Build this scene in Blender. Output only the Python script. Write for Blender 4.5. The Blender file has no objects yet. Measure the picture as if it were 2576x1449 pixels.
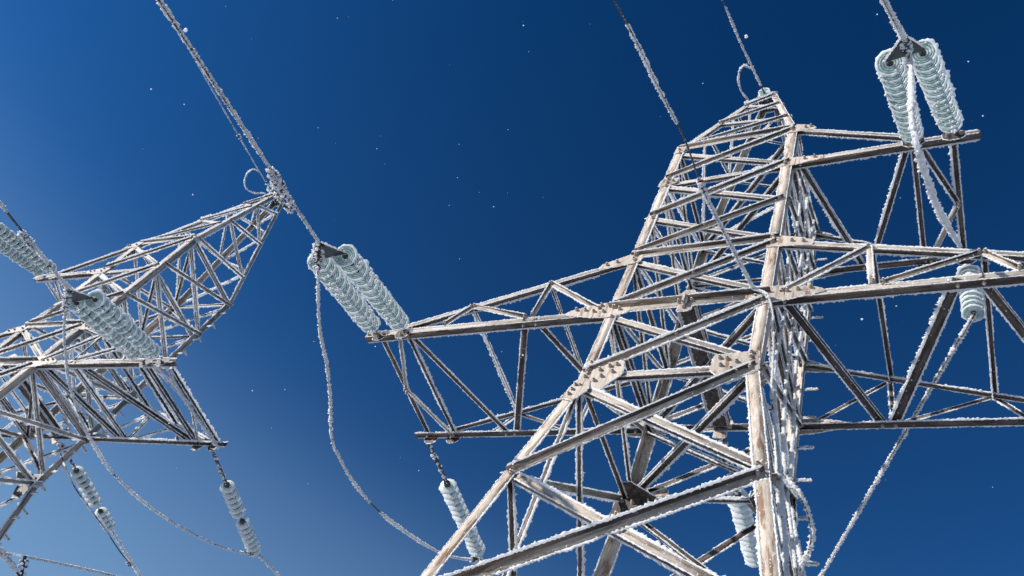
import bpy, math, random
import numpy as np
from mathutils import Vector, Matrix, Euler

random.seed(7)
rng = np.random.default_rng(11)
scene = bpy.context.scene
COL = scene.collection

# ------------------------------------------------------------------ camera
CAM_POS = Vector((2.2724, -5.3759, 1.6))
CAM_ROT = Euler((2.52130, -0.34071, 0.35728), 'XYZ')
F_PX, PW, PH = 2030.8, 2576.0, 1449.0          # focal length in units of a 2576 px wide picture
cam = bpy.data.cameras.new("camera")
cam.sensor_width = 36.0
cam.lens = 36.0 * F_PX / PW
cam.clip_start, cam.clip_end = 0.05, 20000
cam_ob = bpy.data.objects.new("camera", cam)
cam_ob.location, cam_ob.rotation_euler = CAM_POS, CAM_ROT
COL.objects.link(cam_ob)
scene.camera = cam_ob

# ------------------------------------------------------------------ light
TO_SUN = Vector((-0.60, -0.74, 0.31)).normalized()
SUN_EL = math.asin(TO_SUN.z)
SUN_AZ = math.atan2(TO_SUN.x, TO_SUN.y)        # clockwise from +Y
world = bpy.data.worlds.new("World")
scene.world = world
world.use_nodes = True
wn = world.node_tree
bg = wn.nodes["Background"]
sky = wn.nodes.new("ShaderNodeTexSky")
sky.sky_type = 'NISHITA'
sky.sun_disc = False
sky.sun_elevation = SUN_EL
sky.sun_rotation = SUN_AZ
sky.altitude = 1800
sky.air_density = 1.0
sky.dust_density = 0.15
sky.ozone_density = 3.0
gam = wn.nodes.new("ShaderNodeGamma")          # deep polarised-looking winter blue, the same all round the sky
gam.inputs[1].default_value = 1.45
hsv = wn.nodes.new("ShaderNodeHueSaturation")
hsv.inputs["Saturation"].default_value = 1.04
wn.links.new(sky.outputs[0], gam.inputs[0])
wn.links.new(gam.outputs[0], hsv.inputs["Color"])
tint = wn.nodes.new("ShaderNodeMix"); tint.data_type = 'RGBA'; tint.blend_type = 'MULTIPLY'
tint.inputs[0].default_value = 1.0
tint.inputs[7].default_value = (0.17, 0.66, 0.78, 1)
wn.links.new(hsv.outputs[0], tint.inputs[6])
# frosty haze thickening evenly towards the horizon all the way round
wtc = wn.nodes.new("ShaderNodeTexCoord")
sep = wn.nodes.new("ShaderNodeSeparateXYZ")
wn.links.new(wtc.outputs["Generated"], sep.inputs[0])
hz = wn.nodes.new("ShaderNodeValToRGB")
hz.color_ramp.interpolation = 'B_SPLINE'
el = hz.color_ramp.elements
el[0].position, el[0].color = 0.0, (0.92, 0.92, 0.92, 1)
el[1].position, el[1].color = 0.90, (0, 0, 0, 1)
for p_, c_ in ((0.20, 0.84), (0.36, 0.56), (0.50, 0.21), (0.60, 0.02), (0.75, 0.020)):
    e_ = el.new(p_); e_.color = (c_, c_, c_, 1)
wn.links.new(sep.outputs["Z"], hz.inputs[0])
hmix = wn.nodes.new("ShaderNodeMix"); hmix.data_type = 'RGBA'
hmix.inputs[7].default_value = (2.45, 4.05, 5.9, 1)
wn.links.new(hz.outputs[0], hmix.inputs[0])
wn.links.new(tint.outputs[2], hmix.inputs[6])
wn.links.new(hmix.outputs[2], bg.inputs[0])
bg.inputs[1].default_value = 0.074
sun = bpy.data.lights.new("sun", 'SUN')
sun.energy = 5.0
sun.angle = math.radians(0.53)
sun.color = (1.0, 0.95, 0.88)
sun_ob = bpy.data.objects.new("sun", sun)
sun_ob.rotation_euler = TO_SUN.to_track_quat('Z', 'Y').to_euler()
sun_ob.location = (0, 0, 60)
COL.objects.link(sun_ob)
vs = scene.view_settings
vs.view_transform, vs.look, vs.exposure, vs.gamma = 'Standard', 'None', 0.45, 1.0
vs.use_curve_mapping = False


# ------------------------------------------------------------------ materials
def new_mat(name):
    m = bpy.data.materials.new(name)
    m.use_nodes = True
    nt = m.node_tree
    return m, nt, nt.nodes["Principled BSDF"]


def node(nt, kind, **kw):
    n = nt.nodes.new(kind)
    for k, v in kw.items():
        setattr(n, k, v)
    return n


def ramp(nt, stops):
    r = nt.nodes.new("ShaderNodeValToRGB")
    el = r.color_ramp.elements
    el[0].position, el[0].color = stops[0][0], (*stops[0][1], 1)
    el[1].position, el[1].color = stops[-1][0], (*stops[-1][1], 1)
    for p, c in stops[1:-1]:
        e = el.new(p)
        e.color = (*c, 1)
    return r


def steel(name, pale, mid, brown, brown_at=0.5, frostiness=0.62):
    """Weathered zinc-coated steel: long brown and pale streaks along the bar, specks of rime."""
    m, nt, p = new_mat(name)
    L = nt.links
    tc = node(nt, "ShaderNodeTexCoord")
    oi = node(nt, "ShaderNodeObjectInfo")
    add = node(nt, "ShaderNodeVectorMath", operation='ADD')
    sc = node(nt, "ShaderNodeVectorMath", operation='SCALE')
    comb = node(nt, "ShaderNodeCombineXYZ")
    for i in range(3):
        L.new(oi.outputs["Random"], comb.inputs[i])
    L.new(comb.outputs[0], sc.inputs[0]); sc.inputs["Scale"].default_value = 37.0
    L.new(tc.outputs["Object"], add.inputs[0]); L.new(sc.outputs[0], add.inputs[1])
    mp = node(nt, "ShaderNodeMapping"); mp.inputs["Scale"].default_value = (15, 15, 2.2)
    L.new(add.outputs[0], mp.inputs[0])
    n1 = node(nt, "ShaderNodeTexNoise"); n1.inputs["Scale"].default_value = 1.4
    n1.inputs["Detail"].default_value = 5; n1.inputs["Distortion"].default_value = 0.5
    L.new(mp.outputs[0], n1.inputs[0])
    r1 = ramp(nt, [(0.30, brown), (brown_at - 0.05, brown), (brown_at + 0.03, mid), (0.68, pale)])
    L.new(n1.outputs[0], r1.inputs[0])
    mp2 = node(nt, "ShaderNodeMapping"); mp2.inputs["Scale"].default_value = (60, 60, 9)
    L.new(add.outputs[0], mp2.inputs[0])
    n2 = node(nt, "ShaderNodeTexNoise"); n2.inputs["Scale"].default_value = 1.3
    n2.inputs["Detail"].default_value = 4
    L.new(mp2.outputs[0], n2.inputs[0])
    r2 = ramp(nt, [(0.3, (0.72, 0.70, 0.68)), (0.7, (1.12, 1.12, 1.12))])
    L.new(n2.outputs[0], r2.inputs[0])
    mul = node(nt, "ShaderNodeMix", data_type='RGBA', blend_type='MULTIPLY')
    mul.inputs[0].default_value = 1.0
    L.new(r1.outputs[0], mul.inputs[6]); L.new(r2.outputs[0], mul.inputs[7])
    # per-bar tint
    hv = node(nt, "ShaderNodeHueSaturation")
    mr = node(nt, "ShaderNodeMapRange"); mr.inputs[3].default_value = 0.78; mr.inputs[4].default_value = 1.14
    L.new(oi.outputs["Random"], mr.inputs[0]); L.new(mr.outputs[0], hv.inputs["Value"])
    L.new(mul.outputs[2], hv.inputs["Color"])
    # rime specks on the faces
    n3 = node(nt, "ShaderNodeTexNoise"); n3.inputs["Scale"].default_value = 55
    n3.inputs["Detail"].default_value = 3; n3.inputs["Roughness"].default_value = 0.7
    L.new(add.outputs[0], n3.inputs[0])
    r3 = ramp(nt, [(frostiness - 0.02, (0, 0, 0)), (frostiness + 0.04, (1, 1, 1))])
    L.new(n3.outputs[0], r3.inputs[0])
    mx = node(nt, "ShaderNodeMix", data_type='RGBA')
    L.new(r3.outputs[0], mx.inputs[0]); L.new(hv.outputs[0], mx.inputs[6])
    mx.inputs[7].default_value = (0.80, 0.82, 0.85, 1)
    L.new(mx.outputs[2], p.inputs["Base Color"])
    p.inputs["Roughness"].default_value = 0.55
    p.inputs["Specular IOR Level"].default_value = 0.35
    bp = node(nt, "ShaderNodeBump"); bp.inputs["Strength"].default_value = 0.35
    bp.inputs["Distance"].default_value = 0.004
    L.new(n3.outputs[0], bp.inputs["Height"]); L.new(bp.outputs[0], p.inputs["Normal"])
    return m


M_LEG = steel("weathered_leg_steel", (0.61, 0.535, 0.46), (0.46, 0.39, 0.325), (0.24, 0.155, 0.105), 0.42, 0.66)
M_BAR = steel("weathered_bar_steel", (0.46, 0.41, 0.355), (0.35, 0.30, 0.25), (0.19, 0.145, 0.11), 0.42, 0.66)
M_DARK = steel("shaded_patina_steel", (0.105, 0.086, 0.075), (0.055, 0.043, 0.036), (0.028, 0.020, 0.016), 0.45, 0.69)  # brown patina deepened with the shade of undersides and rear bars
M_FLANGE_SHADE = steel("shaded_brown_steel", (0.16, 0.13, 0.11), (0.085, 0.064, 0.052), (0.045, 0.031, 0.023), 0.45, 0.69)  # brown steel for standing flanges, colour darkened to carry their shade
M_PLATE = steel("galvanised_plate_steel", (0.48, 0.425, 0.37), (0.38, 0.325, 0.275), (0.22, 0.14, 0.095), 0.42, 0.66)


def plain(name, col, rough=0.5, metal=0.0, spec=0.4):
    m, nt, p = new_mat(name)
    n = node(nt, "ShaderNodeTexNoise"); n.inputs["Scale"].default_value = 40; n.inputs["Detail"].default_value = 4
    tc = node(nt, "ShaderNodeTexCoord"); nt.links.new(tc.outputs["Object"], n.inputs[0])
    r = ramp(nt, [(0.3, tuple(c * 0.65 for c in col)), (0.7, tuple(min(1, c * 1.3) for c in col))])
    nt.links.new(n.outputs[0], r.inputs[0]); nt.links.new(r.outputs[0], p.inputs["Base Color"])
    p.inputs["Roughness"].default_value = rough
    p.inputs["Metallic"].default_value = metal
    p.inputs["Specular IOR Level"].default_value = spec
    return m


M_BOLT = plain("bolt_zinc", (0.36, 0.30, 0.25), 0.45, 0.3)
M_CAP = plain("cast_iron_cap", (0.045, 0.042, 0.042), 0.5, 0.2)
M_WIRE = plain("dark_aluminium_strand", (0.075, 0.065, 0.06), 0.6, 0.3)
M_RUSTY = plain("rusty_clamp", (0.17, 0.055, 0.03), 0.75)
M_CONC = plain("footing_concrete", (0.36, 0.35, 0.33), 0.9)


def frost_mat():
    m, nt, p = new_mat("rime_frost")
    L = nt.links
    out = nt.nodes["Material Output"]
    tc = node(nt, "ShaderNodeTexCoord")
    n = node(nt, "ShaderNodeTexNoise"); n.inputs["Scale"].default_value = 70
    n.inputs["Detail"].default_value = 5; n.inputs["Roughness"].default_value = 0.7
    L.new(tc.outputs["Object"], n.inputs[0])
    r = ramp(nt, [(0.3, (0.87, 0.88, 0.89)), (0.6, (0.95, 0.95, 0.95))])
    L.new(n.outputs[0], r.inputs[0]); L.new(r.outputs[0], p.inputs["Base Color"])
    p.inputs["Roughness"].default_value = 0.65
    p.inputs["Specular IOR Level"].default_value = 0.3
    bp = node(nt, "ShaderNodeBump"); bp.inputs["Strength"].default_value = 0.9
    bp.inputs["Distance"].default_value = 0.005
    L.new(n.outputs[0], bp.inputs["Height"]); L.new(bp.outputs[0], p.inputs["Normal"])
    tr = node(nt, "ShaderNodeBsdfTranslucent"); tr.inputs[0].default_value = (0.97, 0.98, 0.99, 1)
    mix = node(nt, "ShaderNodeMixShader"); mix.inputs[0].default_value = 0.56
    L.new(p.outputs[0], mix.inputs[1]); L.new(tr.outputs[0], mix.inputs[2]); L.new(mix.outputs[0], out.inputs[0])
    return m


M_FROST = frost_mat()


def glass_mat():
    m, nt, p = new_mat("pale_green_glass")
    L = nt.links
    out = nt.nodes["Material Output"]
    tc = node(nt, "ShaderNodeTexCoord")
    n = node(nt, "ShaderNodeTexNoise"); n.inputs["Scale"].default_value = 22; n.inputs["Detail"].default_value = 4
    L.new(tc.outputs["Object"], n.inputs[0])
    r = ramp(nt, [(0.38, (0.34, 0.46, 0.44)), (0.52, (0.50, 0.61, 0.595)), (0.62, (0.82, 0.88, 0.88))])
    L.new(n.outputs[0], r.inputs[0]); L.new(r.outputs[0], p.inputs["Base Color"])
    p.inputs["Roughness"].default_value = 0.28
    p.inputs["Specular IOR Level"].default_value = 0.6
    tr = node(nt, "ShaderNodeBsdfTranslucent"); tr.inputs[0].default_value = (0.80, 0.95, 0.92, 1)
    mix = node(nt, "ShaderNodeMixShader"); mix.inputs[0].default_value = 0.36
    L.new(p.outputs[0], mix.inputs[1]); L.new(tr.outputs[0], mix.inputs[2]); L.new(mix.outputs[0], out.inputs[0])
    return m


M_GLASS = glass_mat()


def ground_mat():
    m, nt, p = new_mat("frosted_heath")
    L = nt.links
    tc = node(nt, "ShaderNodeTexCoord")
    n = node(nt, "ShaderNodeTexNoise"); n.inputs["Scale"].default_value = 0.35
    n.inputs["Detail"].default_value = 9; n.inputs["Roughness"].default_value = 0.7
    L.new(tc.outputs["Object"], n.inputs[0])
    r = ramp(nt, [(0.34, (0.10, 0.10, 0.10)), (0.42, (0.35, 0.36, 0.37)), (0.50, (0.78, 0.81, 0.86))])
    L.new(n.outputs[0], r.inputs[0]); L.new(r.outputs[0], p.inputs["Base Color"])
    p.inputs["Roughness"].default_value = 0.95
    return m


M_GROUND = ground_mat()


# ------------------------------------------------------------------ mesh helpers
def fast_mesh(name, verts, quads, mat, smooth=False):
    """verts (n,3), quads (m,4) int, or triangles (m,3)"""
    me = bpy.data.meshes.new(name)
    verts = np.asarray(verts, dtype=np.float32)
    quads = np.asarray(quads, dtype=np.int32)
    k = quads.shape[1]
    me.vertices.add(len(verts)); me.vertices.foreach_set("co", verts.ravel())
    me.loops.add(quads.size); me.loops.foreach_set("vertex_index", quads.ravel())
    me.polygons.add(len(quads))
    me.polygons.foreach_set("loop_start", np.arange(0, quads.size, k, dtype=np.int32))
    me.polygons.foreach_set("loop_total", np.full(len(quads), k, dtype=np.int32))
    if smooth:
        me.polygons.foreach_set("use_smooth", np.ones(len(quads), dtype=bool))
    me.update(calc_edges=True)
    me.materials.append(mat)
    return me


def py_mesh(name, verts, faces, mat, smooth=False):
    me = bpy.data.meshes.new(name)
    me.from_pydata([tuple(v) for v in verts], [], faces)
    if smooth:
        for p in me.polygons:
            p.use_smooth = True
    me.materials.append(mat)
    me.update()
    return me


def link(name, data, parent=None, mat4=None, **props):
    o = bpy.data.objects.new(name, data)
    COL.objects.link(o)
    if parent is not None:
        o.parent = parent
    if mat4 is not None:
        o.matrix_local = mat4
    for k, v in props.items():
        o[k] = v
    return o


def thing(name, loc, label, category, group=None, rot_z=0.0):
    o = link(name, None, None, None, label=label, category=category)
    o.empty_display_size = 0.2
    o.location = loc
    o.rotation_euler = (0, 0, rot_z)
    if group:
        o["group"] = group
    return o


class Geo:
    """gathers quads"""
    def __init__(self):
        self.v, self.q, self.n = [], [], 0

    def add(self, v, q):
        self.v.append(np.asarray(v, float)); self.q.append(np.asarray(q, int) + self.n); self.n += len(v)

    def mesh(self, name, mat, smooth=False):
        return fast_mesh(name, np.concatenate(self.v), np.concatenate(self.q), mat, smooth)


def ring_quads(nr, k):
    i = np.arange(nr - 1)[:, None] * k
    j = np.arange(k)[None, :]
    a = i + j; b = i + (j + 1) % k
    return np.stack([a, b, b + k, a + k], -1).reshape(-1, 4)


def smooth_noise(n, every):
    m = max(2, int(n / every) + 2)
    return np.interp(np.linspace(0, m - 1, n), np.arange(m), rng.random(m))


def frost_edge(g, P0, P1, out, side, step, size):
    """ragged rime growing off a straight edge in direction out"""
    P0, P1, out, side = (np.array(a, float) for a in (P0, P1, out, side))
    L = np.linalg.norm(P1 - P0)
    n = max(4, int(L / step))
    t = np.linspace(0, 1, n)[:, None]
    base = P0 + (P1 - P0) * t
    low = smooth_noise(n, max(2, 0.22 / step))
    reach = size * (0.35 + 0.9 * low + 1.0 * rng.random(n) ** 2.2)
    reach *= np.where(low < 0.14, 0.35, 1.0)
    thick = size * (0.32 + 0.34 * rng.random(n))
    reach[0] = reach[-1] = thick[0] = thick[-1] = 0.001
    k = 6
    ang = np.linspace(0, 2 * math.pi, k, endpoint=False)
    vs_ = []
    for a in ang:
        ca, sa = math.cos(a), math.sin(a)
        jr = 1 + 0.5 * (rng.random(n) - 0.5)
        o = (reach * jr * ca if ca > 0 else thick * 0.6 * ca)
        s = thick * sa * (1 + 0.8 * (rng.random(n) - 0.5))
        vs_.append(base + out * np.asarray(o)[:, None] + side * s[:, None])
    v = np.stack(vs_, 1).reshape(-1, 3)
    jit = (rng.random(v.shape) - 0.5) * step * 0.5
    g.add(v + jit, ring_quads(n, k))


ICO = None


def lump(g, c, rx, axis_scale=(1, 1, 1)):
    """small craggy clump of rime (an irregular octagon-ish blob of quads)"""
    k, h = 5, 3
    zs = (-0.95, -0.35, 0.4, 0.95)
    v = []
    for z in zs:
        r = math.sqrt(max(0.02, 1 - z * z))
        for j in range(k):
            a = 2 * math.pi * (j + 0.5 * rng.random()) / k
            s = 0.75 + 0.5 * rng.random()
            v.append((r * math.cos(a) * s, r * math.sin(a) * s, z * (0.8 + 0.4 * rng.random())))
    v = np.array(v) * rx * np.array(axis_scale) + np.array(c)
    g.add(v, ring_quads(4, k))


def lumps(g, C, R, elong=None):
    """many clumps at once: C (n,3), R (n,)"""
    n = len(C)
    if n == 0:
        return
    k = 5
    zs = np.array((-0.95, -0.40, 0.4, 0.95))
    rr = np.array((.05, .9, .9, .05))
    a = 2 * math.pi * (np.arange(k)[None, None, :] + 0.6 * rng.random((n, 4, k))) / k
    s = 0.65 + 0.7 * rng.random((n, 4, k))
    x = rr[None, :, None] * np.cos(a) * s
    y = rr[None, :, None] * np.sin(a) * s
    z = zs[None, :, None] * (0.7 + 0.6 * rng.random((n, 4, k)))
    v = np.stack([x, y, z], -1) * np.asarray(R)[:, None, None, None]
    # random orientation
    q = rng.normal(size=(n, 3, 3)); Q, _ = np.linalg.qr(q)
    if elong is not None:
        v = v * np.array((0.7, 0.7, elong))
    v = np.einsum('nij,nabj->nabi', Q, v) + np.asarray(C)[:, None, None, :]
    base = ring_quads(4, k)
    qs = (base[None] + (np.arange(n) * 4 * k)[:, None, None]).reshape(-1, 4)
    g.add(v.reshape(-1, 3), qs)


def V(*a):
    return Vector(a)


def frame_of(A, B, a_dir, b_dir):
    """right-handed frame with Z along the bar, X near a_dir; returns matrix, length, sign of b along Y"""
    Z = (B - A); L = Z.length; Z.normalize()
    X = (a_dir - Z * a_dir.dot(Z)).normalized()
    Y = Z.cross(X)
    s = 1.0 if Y.dot(b_dir) > 0 else -1.0
    M = Matrix(((X.x, Y.x, Z.x, A.x), (X.y, Y.y, Z.y, A.y), (X.z, Y.z, Z.z, A.z), (0, 0, 0, 1)))
    return M, L, s


def angle_bar(tw, name, A, B, a_dir, b_dir, wa, wb, mat, t=0.009, fs=1.0, ends=0.0):
    """an L-section steel bar as its own part, with its rime as a sub-part"""
    d = (B - A).normalized()
    A = A - d * ends; B = B + d * ends
    M, L, s = frame_of(A, B, a_dir, b_dir)
    prof = [(0, 0), (wa, 0), (wa, t), (t, t), (t, wb), (0, wb)]
    v = [(x, y * s, z) for z in (0, L) for x, y in prof]
    f = []
    for i in range(6):
        j = (i + 1) % 6
        f.append((i, j, j + 6, i + 6))
    f.append((5, 4, 3, 0)); f.append((3, 2, 1, 0))
    f.append((6, 9, 10, 11)); f.append((6, 7, 8, 9))
    if s < 0:
        f = [tuple(reversed(q)) for q in f]
    me = fast_mesh(name, v, f, mat)
    me.materials.append(M_FLANGE_SHADE if mat is M_BAR else (M_BAR if mat is M_LEG else mat))     # standing flange in a darker steel: underside shade put into its colour
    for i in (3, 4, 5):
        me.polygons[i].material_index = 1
    bar = link(name, me, tw.root, M)
    g = Geo()
    z = fs * tw.fsize * (0.65 + 0.7 * rng.random())
    st = tw.fstep
    e = 0.01
    frost_edge(g, (0, 0, e), (0, 0, L - e), (-0.7, -0.7 * s, 0), (0.7, -0.7 * s, 0), st, z * 0.55)
    frost_edge(g, (wa, 0, e), (wa, 0, L - e), (1, 0, 0), (0, 1, 0), st, z)
    frost_edge(g, (0, wb * s, e), (0, wb * s, L - e), (0, s, 0), (1, 0, 0), st, z)
    # rime crust scattered over the two faces
    n = int(L * wa * 260 * tw.dens)
    if n:
        C = np.stack([rng.random(n) * wa, np.where(rng.random(n) < .5, -0.001, t + .001) * s, rng.random(n) * L], 1)
        lumps(g, C, 0.003 + 0.005 * rng.random(n) ** 2)
    link("frost", g.mesh("frost", M_FROST), bar, Matrix.Identity(4), kind="stuff")
    BAR_M[bar.name] = M.copy()
    return bar


BAR_M = {}


def hex_bolt_mesh():
    v, f = [], []

    def cyl(r, z0, z1, k):
        b = len(v)
        for z in (z0, z1):
            for j in range(k):
                a = 2 * math.pi * j / k
                v.append((r * math.cos(a), r * math.sin(a), z))
        for j in range(k):
            f.append((b + j, b + (j + 1) % k, b + k + (j + 1) % k, b + k + j))
        f.append(tuple(b + k + j for j in range(k)))
    cyl(0.023, 0.0, 0.005, 8)
    cyl(0.019, 0.005, 0.026, 6)
    cyl(0.010, 0.026, 0.044, 6)
    me = py_mesh("bolt", v, f, M_BOLT)
    me.materials.append(M_FROST)
    # rime on the top of the stud and on one flank
    for i, p in enumerate(me.polygons):
        if p.center.z > 0.042 or (p.center.z < 0.004 and i % 2):
            p.material_index = 1
    return me


BOLT = hex_bolt_mesh()


def bolt_at(parent, Pl, nrm, parent_world):
    """bolt in tower-local place Pl with axis nrm, as a child of a part"""
    q = nrm.to_track_quat('Z', 'Y').to_matrix().to_4x4()
    M = parent_world.inverted() @ (Matrix.Translation(Pl) @ q)
    o = link("bolt", BOLT, parent, M)
    return o


def plate(tw, pts, nrm, thick=0.012, mat=None, bolts=(), name="gusset_plate"):
    """flat steel plate with outline pts (tower-local, planar) pushed out along nrm"""
    mat = mat or M_PLATE
    c = sum(pts, V(0, 0, 0)) / len(pts)
    M = Matrix.Translation(c)
    k = len(pts)
    v = [p - c for p in pts] + [p - c + nrm * thick for p in pts]
    f = [tuple(range(k))[::-1], tuple(range(k, 2 * k))] + [(i, (i + 1) % k, k + (i + 1) % k, k + i) for i in range(k)]
    n_now = (pts[1] - pts[0]).cross(pts[2] - pts[1])
    if n_now.dot(nrm) < 0:
        f = [tuple(reversed(q)) for q in f]
    ob = link(name, py_mesh(name, v, f, mat), tw.root, M)
    g = Geo()
    for i in range(k):
        a, b = v[i] + nrm * thick * .5, v[(i + 1) % k] + nrm * thick * .5
        e = (b - a)
        if e.length < 0.03:
            continue
        out = e.normalized().cross(nrm)
        if out.dot((a + b) / 2) < 0:
            out = -out
        frost_edge(g, a, b, out, nrm, tw.fstep, 0.013 * tw.fsize / 0.02)
    link("frost", g.mesh("frost", M_FROST), ob, Matrix.Identity(4), kind="stuff")
    BAR_M[ob.name] = M.copy()
    for b in bolts:
        bolt_at(ob, b + nrm * thick, nrm, M)
    return ob


# ------------------------------------------------------------------ the lattice tower
LEVELS = {'W': 7.386, 'L1': 8.546, 'L2': 9.64, 'M': 10.67, 'U1': 11.68, 'U2': 12.75}
HW = 0.86            # half width of the body, measured at the leg corners
BASE = 1.95          # half width at the ground
TOPZ, TOPW = 16.39, 0.15


def half(z):
    if z < 7.386:
        return HW + (BASE - HW) * (7.386 - z) / 7.386
    if z < 12.75:
        return HW
    return HW + (TOPW - HW) * (z - 12.75) / (TOPZ - 12.75)


class Tower:
    pass


UP = V(0, 0, 1)


def face_frame(face):
    """outward normal and across direction of the four faces"""
    return {'F': (V(0, -1, 0), V(1, 0, 0)), 'B': (V(0, 1, 0), V(1, 0, 0)),
            'L': (V(-1, 0, 0), V(0, 1, 0)), 'R': (V(1, 0, 0), V(0, 1, 0))}[face]


def lean(z, front):
    """the front feet stand a little to the right of the rear ones"""
    return 0.20 * (7.386 - z) / 7.386 if (front and z < 7.386) else 0.0


def corner(face, s, z, inset=0.05):
    """point on face, at leg s (-1/+1 along the across direction)"""
    n, ac = face_frame(face)
    h = half(z)
    P = n * h + ac * (s * (h - inset)) + UP * z
    P.x += lean(z, face == 'F' or (face in 'LR' and s < 0))
    return P


def brace(tw, face, s0, z0, s1, z1, style='out', w=0.066, mat=None, name="diagonal_brace", fs=1.0, bolts=True, ends=0.03):
    n, ac = face_frame(face)
    A, B = corner(face, s0, z0), corner(face, s1, z1)
    return brace_pts(tw, A, B, n, style, w, mat, name, fs, bolts, ends)


def brace_pts(tw, A, B, n, style='out', w=0.066, mat=None, name="diagonal_brace", fs=1.0, bolts=True, ends=0.03, up=UP):
    mat = mat or M_BAR
    w = w * 0.86
    d = (B - A).normalized()
    n = (n - d * n.dot(d)).normalized()
    u = n.cross(d)
    if u.dot(up) < 0:
        u = -u
    if style == 'out':           # standing flange on top, pointing outwards
        o = n * 0.004
        o = o + u * (w * 0.30)
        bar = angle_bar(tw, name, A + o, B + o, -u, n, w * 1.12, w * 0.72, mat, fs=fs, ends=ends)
        off = n * 0.012
    else:                        # standing flange below, pointing inwards
        o = -n * 0.017
        o = o - u * (w * 0.36)
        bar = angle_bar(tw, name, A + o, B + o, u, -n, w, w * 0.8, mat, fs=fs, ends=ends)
        off = n * 0.0
    if bolts and tw.bolts:
        Mw = BAR_M[bar.name]
        bolt_at(bar, A + off + d * 0.03, n, Mw)
        bolt_at(bar, B + off - d * 0.03, n, Mw)
    return bar


def leg_bar(tw, sx, sy, z0, z1, w, mat=M_LEG, fs=1.0, name="corner_leg"):
    A = V(sx * half(z0), sy * half(z0), z0)
    B = V(sx * half(z1), sy * half(z1), z1)
    A.x += lean(z0, sy < 0); B.x += lean(z1, sy < 0)
    # sheathing order: flange on the front/back face carries the plates
    return angle_bar(tw, name, A, B, V(-sx, 0, 0), V(0, -sy, 0), w, w, mat, t=0.012, fs=fs)


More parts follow.
